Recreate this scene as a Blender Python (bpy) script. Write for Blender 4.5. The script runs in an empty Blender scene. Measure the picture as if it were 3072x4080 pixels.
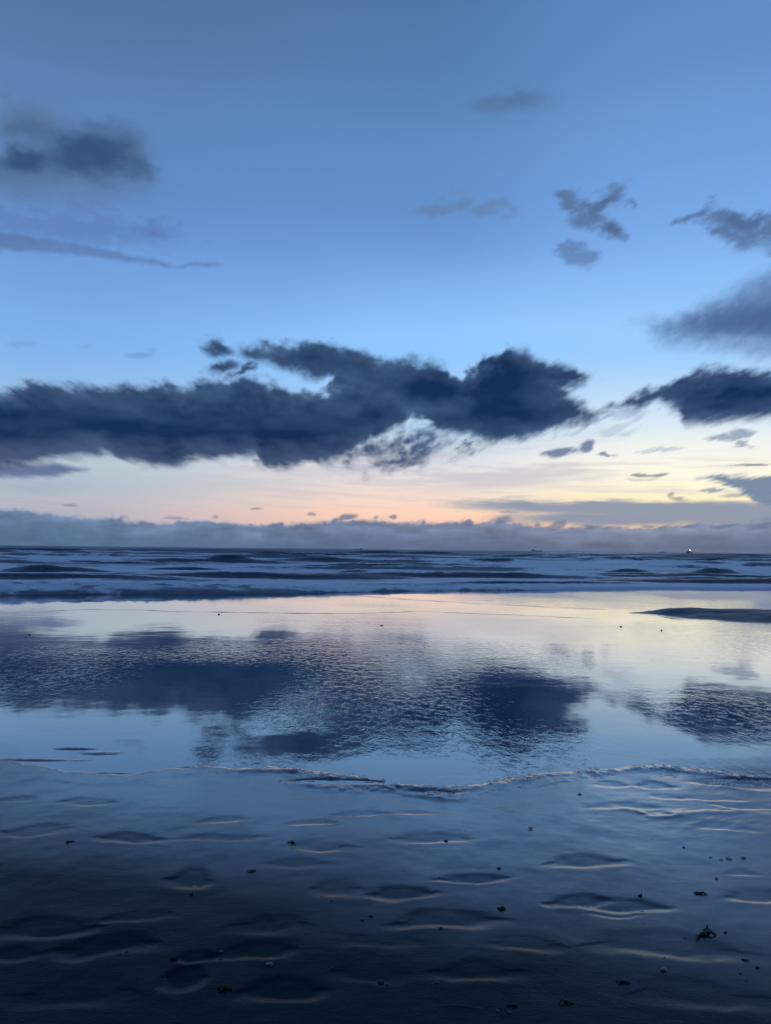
import bpy, math
import numpy as np

# ------------------------------------------------------------------ camera, world, exposure
scene = bpy.context.scene
W0, H0, F0 = 3072.0, 4080.0, 2950.0          # photograph size and focal length in its pixels
EYE = 1.6
PITCH = math.radians(2.89)
ROLL = math.radians(0.60)

cam_data = bpy.data.cameras.new('camera')
cam = bpy.data.objects.new('camera', cam_data)
scene.collection.objects.link(cam)
scene.camera = cam
cam_data.sensor_fit = 'VERTICAL'
cam_data.sensor_height = 24.0
cam_data.lens = 24.0 * F0 / H0
cam_data.clip_start = 0.05
cam_data.clip_end = 90000.0
from mathutils import Matrix, Vector
R = Matrix.Rotation(math.pi / 2 + PITCH, 4, 'X') @ Matrix.Rotation(ROLL, 4, 'Z')
cam.matrix_world = Matrix.Translation((0, 0, EYE)) @ R
R3 = np.array(R.to_3x3())

world = bpy.data.worlds.new('World')
scene.world = world
world.use_nodes = True
wn = world.node_tree
bg = wn.nodes['Background']
skyt = wn.nodes.new('ShaderNodeTexSky')
skyt.sky_type = 'NISHITA'
skyt.sun_disc = False
skyt.sun_elevation = math.radians(-1.0)
skyt.sun_rotation = math.radians(24)
wn.links.new(skyt.outputs[0], bg.inputs[0])
bg.inputs[1].default_value = 0.05

scene.view_settings.view_transform = 'Standard'
scene.view_settings.look = 'None'
scene.view_settings.gamma = 1.0
scene.view_settings.exposure = 0.0
scene.view_settings.use_curve_mapping = False
scene.cycles.max_bounces = 5
scene.cycles.caustics_reflective = False
scene.cycles.caustics_refractive = False

# ------------------------------------------------------------------ helpers
def ray(px, py):
    """world direction through a pixel of the photograph"""
    px = np.asarray(px, float); py = np.asarray(py, float)
    v = np.stack([(px - W0 / 2) / F0, (H0 / 2 - py) / F0, -np.ones_like(px)], -1)
    v = v @ R3.T
    return v / np.linalg.norm(v, axis=-1, keepdims=True)

def ground(px, py, z=0.0):
    d = ray(px, py)
    t = (z - EYE) / d[..., 2]
    return d[..., 0] * t, d[..., 1] * t

def project(x, y, z):
    """world direction -> pixel of the photograph (only used to place clouds by direction)"""
    v = np.stack([x, y, z], -1) @ R3
    w = np.maximum(-v[..., 2], 1e-3)
    return W0 / 2 + F0 * v[..., 0] / w, H0 / 2 - F0 * v[..., 1] / w, v[..., 2] < -0.02

def lin(c):
    c = np.asarray(c, float) / 255.0
    return np.where(c <= 0.04045, c / 12.92, ((c + 0.055) / 1.055) ** 2.4)

def _hash(i, j, seed):
    n = (i.astype(np.int64) * 374761393 + j.astype(np.int64) * 668265263 + seed * 974634777) & 0xffffffff
    n = ((n ^ (n >> 13)) * 1274126177) & 0xffffffff
    n = n ^ (n >> 16)
    return (n & 0xffffff) / float(0xffffff)

def vnoise(x, y, seed=0):
    xi = np.floor(x); yi = np.floor(y)
    fx = x - xi; fy = y - yi
    fx = fx * fx * fx * (fx * (fx * 6 - 15) + 10); fy = fy * fy * fy * (fy * (fy * 6 - 15) + 10)
    a = _hash(xi, yi, seed); b = _hash(xi + 1, yi, seed)
    c = _hash(xi, yi + 1, seed); d = _hash(xi + 1, yi + 1, seed)
    return (a + (b - a) * fx) * (1 - fy) + (c + (d - c) * fx) * fy

def fbm(x, y, octv=4, seed=0, gain=0.5):
    """about -1..1"""
    s = 0; a = 1.0; t = 0
    for k in range(octv):
        ca, sa = math.cos(0.6 * k), math.sin(0.6 * k)
        s = s + a * (vnoise((x * ca - y * sa) * 2 ** k + 17.3 * k, (x * sa + y * ca) * 2 ** k + 5.1 * k, seed + k) * 2 - 1)
        t += a; a *= gain
    return s / t * 1.6

def sstep(a, b, x):
    t = np.clip((x - a) / (b - a), 0, 1)
    return t * t * (3 - 2 * t)

def grid_mesh(name, X, Y, Z, attrs=(), cattrs=(), flip=False, wrap=False):
    nr, nc = X.shape
    co = np.stack([X, Y, Z], -1).reshape(-1, 3).astype(np.float32)
    idx = np.arange(nr * nc).reshape(nr, nc)
    if wrap:
        idx = np.concatenate([idx, idx[:, :1]], 1)
    a, b, c, d = idx[:-1, :-1], idx[:-1, 1:], idx[1:, 1:], idx[1:, :-1]
    q = np.stack([a, b, c, d] if not flip else [a, d, c, b], -1).reshape(-1, 4)
    me = bpy.data.meshes.new(name)
    me.vertices.add(len(co)); me.vertices.foreach_set('co', co.ravel())
    me.loops.add(q.size); me.loops.foreach_set('vertex_index', q.ravel().astype(np.int32))
    me.polygons.add(len(q))
    me.polygons.foreach_set('loop_start', (np.arange(len(q)) * 4).astype(np.int32))
    me.polygons.foreach_set('loop_total', np.full(len(q), 4, np.int32))
    me.polygons.foreach_set('use_smooth', np.ones(len(q), bool))
    me.update(calc_edges=True)
    for n, v in attrs:
        at = me.attributes.new(n, 'FLOAT', 'POINT')
        at.data.foreach_set('value', v.reshape(-1).astype(np.float32))
    for n, v in cattrs:
        at = me.attributes.new(n, 'FLOAT_COLOR', 'POINT')
        at.data.foreach_set('color', v.reshape(-1).astype(np.float32))
    return me

def link(name, me, mat, parent=None, kind=None, label=None, cat=None, group=None, loc=None):
    o = bpy.data.objects.new(name, me)
    scene.collection.objects.link(o)
    if mat is not None and me is not None and not me.materials:
        me.materials.append(mat)
    if parent: o.parent = parent
    if kind: o['kind'] = kind
    if label: o['label'] = label
    if cat: o['category'] = cat
    if group: o['group'] = group
    if loc is not None: o.location = loc
    return o

def new_mat(name):
    m = bpy.data.materials.new(name)
    m.use_nodes = True
    nt = m.node_tree
    nt.nodes.clear()
    out = nt.nodes.new('ShaderNodeOutputMaterial')
    return m, nt, out

class NT:
    def __init__(s, nt): s.t = nt
    def n(s, typ, **kw):
        n = s.t.nodes.new(typ)
        for k, v in kw.items(): setattr(n, k, v)
        return n
    def l(s, a, b): s.t.links.new(a, b)
    def set(s, sock, v):
        if isinstance(v, bpy.types.NodeSocket): s.l(v, sock)
        else: sock.default_value = v
    def math(s, op, a, b=0.0, c=None, clamp=False):
        n = s.n('ShaderNodeMath', operation=op, use_clamp=clamp)
        s.set(n.inputs[0], a); s.set(n.inputs[1], b)
        if c is not None: s.set(n.inputs[2], c)
        return n.outputs[0]
    def rng(s, v, a, b, c=0.0, d=1.0, smooth=True):
        n = s.n('ShaderNodeMapRange', interpolation_type='SMOOTHSTEP' if smooth else 'LINEAR')
        s.set(n.inputs[0], v)
        for i, q in enumerate((a, b, c, d)): s.set(n.inputs[i + 1], q)
        return n.outputs[0]
    def mixc(s, f, a, b):
        n = s.n('ShaderNodeMix', data_type='RGBA')
        s.set(n.inputs[0], f); s.set(n.inputs[6], a); s.set(n.inputs[7], b)
        return n.outputs[2]
    def noise(s, vec, scale, detail=3.0, rough=0.5, dist=0.0):
        n = s.n('ShaderNodeTexNoise')
        s.l(vec, n.inputs['Vector'])
        n.inputs['Scale'].default_value = scale
        n.inputs['Detail'].default_value = detail
        n.inputs['Roughness'].default_value = rough
        n.inputs['Distortion'].default_value = dist
        return n.outputs[0]
    def mapping(s, vec, scale=(1, 1, 1), rot=(0, 0, 0)):
        n = s.n('ShaderNodeMapping')
        s.l(vec, n.inputs[0])
        n.inputs['Rotation'].default_value = rot
        n.inputs['Scale'].default_value = scale
        return n.outputs[0]
    def ramp(s, f, stops):
        n = s.n('ShaderNodeValToRGB')
        s.set(n.inputs[0], f)
        n.color_ramp.interpolation = 'CARDINAL'
        e = n.color_ramp.elements
        while len(e) > 1: e.remove(e[-1])
        for i, (p, c) in enumerate(stops):
            el = e[0] if i == 0 else e.new(p)
            el.position = p
            el.color = (*lin(c), 1)
        return n.outputs[0]
    def attr(s, name):
        n = s.n('ShaderNodeAttribute', attribute_name=name)
        return n
    def bump(s, h, strength, dist, normal=None):
        n = s.n('ShaderNodeBump')
        s.set(n.inputs['Strength'], strength); s.set(n.inputs['Distance'], dist)
        s.l(h, n.inputs['Height'])
        if normal is not None: s.l(normal, n.inputs['Normal'])
        return n.outputs[0]

# ------------------------------------------------------------------ sky dome with its clouds
V = 3072.0 / 1666.0        # clouds are listed in the units of a 1666 wide view

def axis(segs):
    out = [np.array([segs[0][0]])]
    for a, b, st in segs:
        n = max(1, int(round((b - a) / st)))
        out.append(a + (b - a) * np.arange(1, n + 1) / n)
    return np.concatenate(out)

def cloud_field(az, el):
    dx = np.cos(el) * np.sin(az); dy = np.cos(el) * np.cos(az); dz = np.sin(el)
    px, py, ok = project(dx, dy, dz)
    x = px / V; y = py / V
    azd = np.degrees(az); eld = np.degrees(el)
    # domain warp, finer and flatter towards the horizon
    k = 1.0 + 2.2 * np.exp(-np.maximum(eld, 0) / 6.0)
    nx, ny = azd * k * 0.55, eld * k * 1.2
    big1 = fbm(nx * 0.5, ny * 0.5, 5, 11, 0.58); big2 = fbm(nx * 0.5 + 40, ny * 0.5, 5, 23, 0.58)
    sm = fbm(nx * 1.9 + ny * 0.4, ny * 1.9 - nx * 0.3, 5, 31, 0.6)
    big1 = big1 - big1[(eld > 5) & (eld < 30)].mean(); big2 = big2 - big2[(eld > 5) & (eld < 30)].mean()
    wx = x + (20 * big1 + 7 * sm) / np.sqrt(k) * 1.3
    wy = y + (11 * big2 + 4 * sm) / k * 1.6
    # ragged detail drawn out by the wind: flat on the left, rising to the right on the right
    tl = 0.12 + 0.40 * sstep(700, 1100, x)
    fine = 0.75 * fbm((nx + ny * 0.2) * 1.1 + 9, (ny - nx * tl) * 1.9, 5, 47, 0.5) + 0.35 * fbm((nx + ny * 0.2) * 3.1 + 2, (ny - nx * tl) * 5.0, 3, 49, 0.5) * (0.4 + 1.2 * np.clip(sm, 0, 1))
    n2 = fbm(azd * 0.35, eld * 0.9, 4, 61, 0.55)

    rgb = np.zeros(x.shape + (3,)); al = np.zeros(x.shape)
    def over(a, col):
        nonlocal rgb, al
        a = np.clip(a, 0, 1)
        col = np.broadcast_to(col, rgb.shape)
        # premultiplied "over"
        rgb = col * a[..., None] + rgb * (1 - a)[..., None]
        al = a + al * (1 - a)
    def slab(pts, X=None, Y=None):
        """inside depth (view units) of a cloud given as (x, top, bottom)"""
        X = wx if X is None else X; Y = wy if Y is None else Y
        p = np.array(pts, float)
        t = np.interp(X, p[:, 0], p[:, 1]); b = np.interp(X, p[:, 0], p[:, 2])
        d = np.minimum(Y - t, b - Y)
        e = np.minimum(X - p[0, 0], p[-1, 0] - X) * 0.6
        return np.minimum(d, e)
    def blob(cx, cy, rx, ry, rot=0.0, X=None, Y=None):
        X = wx if X is None else X; Y = wy if Y is None else Y
        c, s = math.cos(math.radians(rot)), math.sin(math.radians(rot))
        u = (X - cx) * c + (Y - cy) * s; v = -(X - cx) * s + (Y - cy) * c
        return 1 - np.sqrt((u / rx) ** 2 + (v / ry) ** 2)

    # --- soft veils and high patches
    # top left cloud
    a = np.maximum.reduce([blob(205, 335, 155, 85, 5), blob(90, 350, 190, 80, 0), blob(60, 265, 90, 45, 10), blob(285, 345, 65, 70)])
    over(0.62 * sstep(-0.15, 0.75, a + 0.10 * big1), lin((76, 98, 126)))
    over(0.40 * sstep(-0.2, 0.8, np.maximum(blob(110, 410, 260, 60), blob(30, 250, 170, 60)) + 0.15 * sm), lin((88, 112, 142)))
    over(0.80 * sstep(-0.1, 0.85, np.maximum(blob(200, 328, 150, 80, 8), blob(60, 340, 90, 40)) + 0.12 * fine), lin((46, 72, 112)))
    over(0.35 * sstep(0.1, 0.9, blob(60, 270, 80, 35) + 0.2 * fine), lin((62, 92, 140)))
    # faint band below it and the long thin line
    over(0.50 * sstep(-0.3, 0.8, np.maximum(blob(110, 490, 260, 50, 6), blob(330, 500, 90, 30)) + 0.35 * sm), lin((88, 112, 165)))
    X2, Y2 = x + 5 * big1, y + 4 * sm
    line = slab([(-60, 500, 540), (60, 505, 548), (150, 518, 552), (250, 540, 566), (330, 556, 578), (385, 573, 582), (410, 563, 580), (450, 563, 577), (490, 570, 575)], X2, Y2)
    over(0.55 * sstep(-3, 11, line + 5 * fine), lin((84, 106, 150)))
    over(0.35 * sstep(0, 1, blob(345, 507, 32, 12, 15) + 0.2 * fine), lin((84, 106, 150)))
    # faint smudges high up
    over(0.62 * sstep(0, 0.9, blob(1110, 222, 125, 44, 5) + 0.15 * big1), lin((78, 108, 146)))
    over(0.14 * sstep(0, 1, blob(690, 435, 60, 14, 25)), lin((105, 130, 170)))
    # c3: faint pair of puffs
    a = np.maximum.reduce([blob(940, 462, 62, 20, -15), blob(985, 440, 48, 28, -20), blob(1070, 440, 42, 26, -5), blob(1040, 456, 66, 22, 3)])
    over(0.62 * sstep(-0.1, 0.8, a + 0.25 * fine), lin((98, 124, 160)))
    # c1: boomerang
    a = np.maximum.reduce([blob(1240, 433, 34, 24, 0), blob(1315, 428, 62, 26, -35), blob(1278, 465, 60, 30, 20), blob(1315, 492, 40, 24, 35), blob(1285, 450, 60, 36, 0) - 0.25, blob(1352, 448, 22, 14, -30) - .2])
    over(0.80 * sstep(-0.08, 0.75, a + 0.26 * fine + 0.1 * sm), lin((84, 108, 146)))
    over(0.50 * sstep(0.25, 0.8, np.maximum(blob(1300, 445, 50, 22, -40), blob(1312, 490, 34, 18, 35)) + 0.2 * fine), lin((70, 94, 134)))
    # c2
    a = np.maximum(blob(1255, 562, 46, 26, 10), blob(1250, 545, 26, 18, -30))
    over(0.68 * sstep(-0.1, 0.75, a + 0.42 * fine + .16 * sm - .05), lin((88, 116, 162)))
    # r3: broken cloud at the right edge
    a = np.maximum.reduce([blob(1495, 468, 46, 18, -8), blob(1560, 478, 50, 30, 12), blob(1620, 497, 64, 36, 8), blob(1690, 500, 80, 50), blob(1580, 515, 60, 28, 10) - .1])
    over(0.85 * sstep(-0.1, 0.7, a + 0.30 * fine + 0.12 * sm), lin((84, 108, 148)))
    over(0.45 * sstep(0.2, 0.8, blob(1625, 490, 60, 26, 10) + 0.3 * fine), lin((68, 92, 136)))
    # r2: big soft cloud, right
    d = slab([(1360, 690, 712), (1440, 680, 745), (1520, 640, 765), (1600, 605, 775), (1700, 560, 780), (1950, 520, 770)], x + 14 * big1, y + 12 * big2)
    over(0.85 * sstep(-18, 60, d + 8 * sm), lin((86, 116, 162)))
    over(0.85 * sstep(-.1, .9, blob(1630, 690, 220, 56, -6, x + 10 * big1, y + 8 * big2) + 0.18 * sm), lin((72, 98, 148)))
    over(0.35 * sstep(0, 1, blob(1590, 745, 220, 30, 0, x, y + 5 * big2)), lin((125, 155, 190)))
    # --- streaky veils above the horizon
    vn = fbm(azd * 0.30, eld * 2.6, 5, 71, 0.6)
    over(0.55 * sstep(0.0, 0.8, blob(1110, 1032, 280, 38, -3, x, y + 6 * vn) + 0.3 * vn), lin((186, 184, 200)))
    over(0.45 * sstep(0.0, 0.8, blob(760, 1010, 340, 30, -6, x, y + 8 * vn) + 0.5 * vn), lin((205, 202, 210)))
    over(0.22 * sstep(0.0, 0.9, blob(300, 1040, 420, 50, 2, x, y + 8 * vn) + 0.5 * vn), lin((178, 188, 205)))
    over(0.25 * sstep(0.0, 0.9, blob(1180, 962, 260, 14, -6, x, y + 5 * vn) + 0.4 * vn), lin((190, 196, 212)))
    sv = fbm(azd * 0.12, eld * 3.4 + azd * .1, 4, 73, 0.55)
    over(0.38 * sstep(0.05, 0.8, sv) * sstep(960, 1010, y) * sstep(1130, 1080, y), lin((196, 190, 204)))
    st = np.maximum.reduce([blob(1240, 1096, 250, 17, 1, x, y + 4 * vn), blob(1420, 1104, 340, 24, 1, x, y + 4 * vn), blob(1600, 1112, 330, 30, 0, x, y + 3 * vn), blob(1340, 1120, 260, 18, 0, x, y)])
    over(0.92 * sstep(-0.25, 0.55, st + 0.22 * vn), lin((132, 146, 172)))
    # small flat clouds in the glow
    def scrap(cx, cy, rx, ry, a0, col, rot=0, w=0.4):
        a = blob(cx, cy, rx, ry, rot, x + 4 * sm, y + 2.5 * big2)
        over(a0 * sstep(-0.05, 0.6, a + w * fine), lin(col))
    scrap(1396, 1026, 52, 5, 0.85, (130, 138, 150)); scrap(1380, 1035, 40, 4, 0.4, (160, 160, 165))
    scrap(1450, 1071, 11, 8, 0.7, (140, 138, 145)); scrap(1470, 1080, 24, 7, 0.75, (140, 140, 150))
    scrap(1620, 1005, 56, 4, 0.8, (120, 130, 145)); scrap(1555, 1044, 22, 3, 0.5, (165, 155, 140))
    d = slab([(1500, 1030, 1036), (1545, 1022, 1042), (1600, 1024, 1066), (1640, 1026, 1094), (1760, 1020, 1100), (1900, 1024, 1096)], x + 16 * fine, y + 5 * sm)
    over(0.95 * sstep(-3, 12, d), lin((112, 134, 164)))
    scrap(1545, 1060, 36, 6, 0.75, (125, 138, 160)); scrap(1580, 1072, 34, 6, 0.6, (135, 145, 160))
    a = np.maximum.reduce([blob(1590, 942, 36, 14, -6), blob(1560, 950, 40, 9, -8), blob(1600, 962, 34, 9, 4)])
    over(0.72 * sstep(-0.1, 0.7, a + 0.35 * fine), lin((112, 136, 168)))
    a = np.maximum.reduce([blob(1212, 976, 56, 14, -8, x + 6 * sm, y + 3 * big2), blob(1268, 962, 22, 18, -30, x + 6 * sm, y + 3 * big2), blob(1300, 982, 50, 8, 0) - .3])
    over(0.85 * sstep(-0.02, 0.55, a + 0.3 * fine), lin((84, 108, 150)))
    for c in [(1400, 975, 40, 7, .4), (1330, 930, 60, 16, .35), (1450, 972, 30, 5, .4), (1240, 935, 40, 8, .3), (1350, 895, 90, 14, .45), (1480, 880, 20, 8, .3)]:
        scrap(c[0], c[1], c[2], c[3], c[4], (135, 160, 195), -8, 0.7)
    # left flat cloud under the bank
    d = slab([(-80, 996, 1034), (60, 996, 1036), (120, 998, 1034), (165, 1006, 1026), (200, 1012, 1016)], x + 9 * sm, y + 4 * big2)
    over(0.9 * sstep(-3, 14, d + 3 * fine), lin((88, 108, 148)))
    over(0.30 * sstep(0, 1, blob(60, 1050, 160, 22)), lin((140, 160, 185)))
    # --- the long dark bank
    P1 = [(-300, 850, 1016), (-50, 852, 1010), (0, 852, 1008), (60, 824, 1004), (150, 824, 986), (230, 830, 980), (300, 842, 1000), (380, 836, 1008), (430, 826, 996),
          (500, 814, 982), (548, 814, 984), (575, 820, 1008), (640, 836, 1006), (700, 848, 1000), (760, 845, 982), (830, 820, 945), (900, 830, 905)]
    P2 = [(510, 742, 766), (600, 735, 786), (640, 736, 812), (700, 736, 820), (760, 742, 850), (830, 780, 880), (900, 778, 905), (960, 795, 940), (1010, 812, 948),
          (1045, 780, 958), (1080, 748, 962), (1130, 752, 954), (1180, 772, 935), (1215, 818, 912)]
    P3 = [(1100, 752, 860), (1160, 770, 850), (1215, 782, 842), (1262, 800, 832), (1285, 806, 815)]
    P4 = [(1050, 850, 950), (1160, 850, 934), (1230, 868, 915), (1290, 884, 900), (1320, 889, 893)]
    P5 = [(700, 800, 960), (760, 812, 962), (830, 800, 905), (880, 800, 900)]
    D1 = np.maximum.reduce([slab(p) for p in (P1, P2, P3, P4, P5)])
    w = np.maximum.reduce([blob(465, 748, 26, 18, 30), blob(475, 792, 38, 13, -10), blob(520, 800, 60, 10, -20) - .15]) * 22
    w2 = (np.maximum.reduce([blob(800, 975, 70, 24, -15), blob(900, 965, 110, 34, -15), blob(860, 985, 90, 14, -10), blob(1010, 968, 40, 8, -10) - .2]) + 0.16 * fine + 0.10 * sm) * 17 - 3
    D2 = np.maximum(slab([(1300, 886, 890), (1385, 862, 884), (1430, 832, 872), (1465, 818, 895), (1480, 816, 914), (1560, 802, 910), (1666, 800, 903), (1800, 792, 905), (2000, 800, 900)]),
                    slab([(1370, 850, 885), (1430, 830, 850), (1470, 812, 850), (1480, 812, 850)]) - 5)
    hole = 16 * sstep(0.1, 1, blob(905, 915, 60, 12, -12, wx, wy)) + 18 * sstep(0.1, 1, blob(690, 826, 60, 11, -4, wx, wy)) + 12 * sstep(0, 1, blob(985, 800, 28, 14, 20, wx, wy))
    D = np.maximum(np.maximum(D1 - hole, D2), np.maximum(w, w2 * 0.9))
    d = D + 5.5 * fine + 3.5 * sm
    a = sstep(-15, 15, d) ** 1.15
    core = np.clip((D + 6 + 17 * n2 + 6 * sm + 3 * fine) / 66.0, 0, 1)
    mott = np.clip(0.5 + 0.5 * fbm(azd * 0.25, eld * 0.7, 4, 83, 0.5), 0, 1)
    edge_c = lin((86, 113, 152)); mid_c = lin((58, 84, 120)); core_c = lin((22, 47, 86))
    cc = edge_c + (mid_c - edge_c) * (1 - np.exp(-core / 0.13))[..., None]
    bil = fbm(azd * 0.22 + 3, eld * 0.5 - azd * 0.10 * (x > 800), 4, 89, 0.5)
    core = np.clip(core - 0.45 * np.clip(bil, 0, 1), 0, 1)
    cc = cc + (core_c - cc) * ((core ** 1.1) * (0.75 + 0.5 * mott)).clip(0, 1)[..., None]
    low = sstep(925, 990, y) * 0.6
    cc = cc + (lin((80, 92, 124)) - cc) * (low * (1 - core))[..., None]
    over(a, cc)
    # little scraps near the bank
    for c in [(290, 768, 36, 8, .5), (330, 757, 20, 8, .3), (50, 745, 30, 10, .25), (185, 748, 20, 8, .2), (1130, 850, 0.1, 0.1, 0)]:
        scrap(c[0], c[1], c[2], c[3], c[4], (104, 138, 190), 0, 0.5)
    # --- cloud bank lying on the horizon
    hx = np.array([-400, 0, 60, 130, 190, 260, 340, 420, 520, 640, 760, 880, 990, 1060, 1120, 1180, 1260, 1360, 1480, 1666, 2100])
    hy = np.array([1096, 1099, 1100, 1108, 1116, 1122, 1130, 1124, 1131, 1128, 1122, 1128, 1124, 1120, 1130, 1131, 1136, 1138, 1130, 1128, 1126])
    puff = 0.35 + 0.65 * fbm(azd * 0.42, eld * 0.25 + 3, 5, 91, 0.5)
    top = np.interp(x, hx, hy) + 3 - 9 * puff - 9 * np.clip(fbm(azd * 1.1, eld * 0.8, 3, 93), 0, 1) ** 1.3
    b = sstep(-2.5, 9, y - top + 3.0 * fine + 2 * sm)
    bt = sstep(0, 60, y - top)
    c1 = lin((106, 132, 166)); c2 = lin((82, 108, 142)); c1r = lin((126, 138, 166)); c2r = lin((90, 108, 140))
    rr = sstep(500, 1400, x)[..., None]
    cb = (c1 + (c1r - c1) * rr) * (1 - bt[..., None]) + (c2 + (c2r - c2) * rr) * bt[..., None]
    cb = cb * (1 + 0.30 * fbm(azd * 0.5, eld * 2.0, 4, 97, 0.55) * (1 - 0.6 * bt))[..., None]
    over(0.96 * b, cb)
    for c in [(752, 1116, 36, 9, .85, -8), (850, 1117, 13, 7, .8, 0), (812, 1118, 9, 5, .6, -20), (1085, 1124, 34, 10, .7, -8), (675, 1112, 14, 5, .6, 0), (555, 1100, 17, 3, .6, 0), (465, 1117, 9, 5, .5, 0),
              (380, 1120, 40, 5, .5, 0), (150, 1091, 22, 5, .5, 0), (1205, 1133, 26, 9, .7, -10), (1098, 1107, 34, 3, .5, 0), (1400, 1137, 20, 4, .6, 0),
              (1490, 1137, 20, 5, .6, -8), (1560, 1138, 34, 6, .6, -8), (1640, 1138, 34, 9, .6, -8), (1240, 1150, 40, 6, .4, 0), (905, 1150, 60, 5, .3, 0)]:
        a = blob(c[0], c[1], c[2], c[3], c[5], x + 3 * sm, y + 2 * big2)
        over(c[4] * sstep(0, 0.6, a + 0.25 * fine), lin((98, 116, 152)))
    # outside the picture the same kind of sky goes on: scattered dark patches
    px_out = sstep(40, 260, np.maximum(np.maximum(-x, x - 1666), -y)) 
    px_out = np.where(ok, px_out, 1.0)
    side = fbm(azd * 0.055, eld * 0.16, 5, 131, 0.55) + 0.25 * sm
    a_o = 0.8 * sstep(0.12, 0.6, side) * sstep(1, 6, eld) * px_out
    keep = 1 - px_out
    rgb = rgb * keep[..., None]; al = al * keep
    over(a_o, lin((52, 72, 112)))
    bank_o = sstep(2.6, 1.4, eld - 0.5 * puff) * px_out
    over(0.95 * bank_o, lin((96, 116, 150)))
    safe = np.maximum(al, 1e-4)[..., None]
    return np.concatenate([rgb / safe, al[..., None]], -1)

azs = np.radians(axis([(-180, -40, 2.0), (-40, -31, 0.4), (-31, 31, 0.11), (31, 40, 0.4), (40, 180, 2.0)])[:-1])
els = np.radians(axis([(-6, -0.5, 1.1), (-0.5, 9, 0.075), (9, 39, 0.11), (39, 46, 0.5), (46, 90, 2.0)]))
AZ, EL = np.meshgrid(azs, els)
CL = cloud_field(AZ, EL)
RS = 40000.0
sky_me = grid_mesh('sky', RS * np.cos(EL) * np.sin(AZ), RS * np.cos(EL) * np.cos(AZ), RS * np.sin(EL), cattrs=[('cloud', CL)], wrap=True)

m, nt, out = new_mat('dusk_sky'); g = NT(nt)
tc = g.n('ShaderNodeTexCoord')
nrm = g.n('ShaderNodeVectorMath', operation='NORMALIZE'); g.l(tc.outputs['Object'], nrm.inputs[0])
sep = g.n('ShaderNodeSeparateXYZ'); g.l(nrm.outputs[0], sep.inputs[0])
el = g.math('MULTIPLY', g.math('ARCSINE', sep.outputs[2]), 180 / math.pi)
az = g.math('MULTIPLY', g.math('ARCTAN2', sep.outputs[0], sep.outputs[1]), 180 / math.pi)
# faint unevenness of the clear sky
un = g.noise(g.mapping(nrm.outputs[0], (3, 3, 9)), 1.0, 3, 0.5)
el_j = g.math('ADD', el, g.math('MULTIPLY', g.math('SUBTRACT', un, 0.5), g.rng(el, 1, 16, 0.8, 3.0)))
f = g.math('DIVIDE', el_j, 90.0, clamp=True)
def e(*rows): return [(r[0] / 90.0, r[1:]) for r in rows]
left = g.ramp(f, e((0, 150, 165, 185), (3.1, 180, 182, 196), (4.6, 174, 190, 204), (6.6, 178, 200, 214), (9, 160, 194, 224), (13.3, 134, 182, 236), (17, 120, 169, 228),
                   (22.3, 102, 147, 207), (30.5, 91, 128, 178), (37.5, 79, 112, 156), (60, 72, 104, 150), (90, 64, 96, 148)))
cent = g.ramp(f, e((0, 225, 185, 175), (2.4, 252, 208, 184), (3.3, 250, 216, 196), (4.6, 238, 220, 212), (6.6, 220, 222, 230), (8.5, 200, 220, 238), (13.3, 153, 203, 252), (17, 142, 193, 250),
                   (22.3, 109, 155, 215), (30.5, 93, 135, 186), (37.5, 80, 119, 166), (60, 74, 108, 154), (90, 64, 96, 148)))
rght = g.ramp(f, e((0, 235, 190, 150), (2.2, 255, 218, 160), (3.2, 255, 234, 184), (4.6, 255, 246, 214), (6.6, 250, 248, 236), (8.5, 224, 237, 244), (13.3, 168, 210, 252), (17, 152, 201, 252),
                   (22.3, 125, 174, 236), (30.5, 104, 149, 206), (37.5, 90, 133, 188), (60, 78, 114, 162), (90, 64, 96, 148)))
back = g.ramp(f, e((0, 74, 96, 136), (10, 72, 98, 142), (30, 66, 94, 142), (60, 62, 92, 144), (90, 64, 96, 148)))
c = g.mixc(g.rng(az, -26, 2, 0, 1), left, cent)
c = g.mixc(g.rng(az, 2, 21, 0, 1), c, rght)
absaz = g.math('ABSOLUTE', g.math('SUBTRACT', az, 14))
c = g.mixc(g.rng(absaz, 45, 120, 0, 1), c, back)
ca = g.attr('cloud')
c = g.mixc(ca.outputs['Alpha'], c, ca.outputs['Color'])
em = g.n('ShaderNodeEmission'); g.l(c, em.inputs[0]); em.inputs[1].default_value = 1.0
g.l(em.outputs[0], out.inputs[0])
link('sky', sky_me, m, kind='structure')

# ------------------------------------------------------------------ beach: sand sheet
def line_of(pts):
    p = np.array(pts, float)
    gx, gy = ground(p[:, 0], p[:, 1])
    o = np.argsort(gx)
    return gx[o], gy[o]

EDGE = [(-900, 2985), (-300, 2995), (0, 3018), (120, 3040), (300, 3068), (520, 3090), (610, 3070), (700, 3060), (900, 3062), (1150, 3058), (1300, 3082), (1420, 3098), (1520, 3106),
        (1600, 3130), (1750, 3139), (1850, 3133), (1960, 3112), (2080, 3094), (2200, 3074), (2330, 3070), (2500, 3056), (2650, 3056), (2800, 3070),
        (3000, 3096), (3200, 3120), (4200, 3150)]
SECOND = [(1080, 3100), (1160, 3128), (1250, 3138), (1400, 3146), (1580, 3140), (1640, 3152), (1720, 3172), (1800, 3182), (1870, 3184)]
THIRD = [(2380, 3238), (2460, 3231), (2540, 3246), (2600, 3260), (2650, 3258), (2720, 3250), (2800, 3248), (2900, 3247), (3072, 3248)]
FOURTH = [(2700, 3150), (2800, 3142), (2880, 3140), (2960, 3156), (3072, 3168), (3300, 3190)]
FIFTH = [(0, 2958), (170, 2966), (260, 2975), (400, 3000), (500, 3024)]
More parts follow.
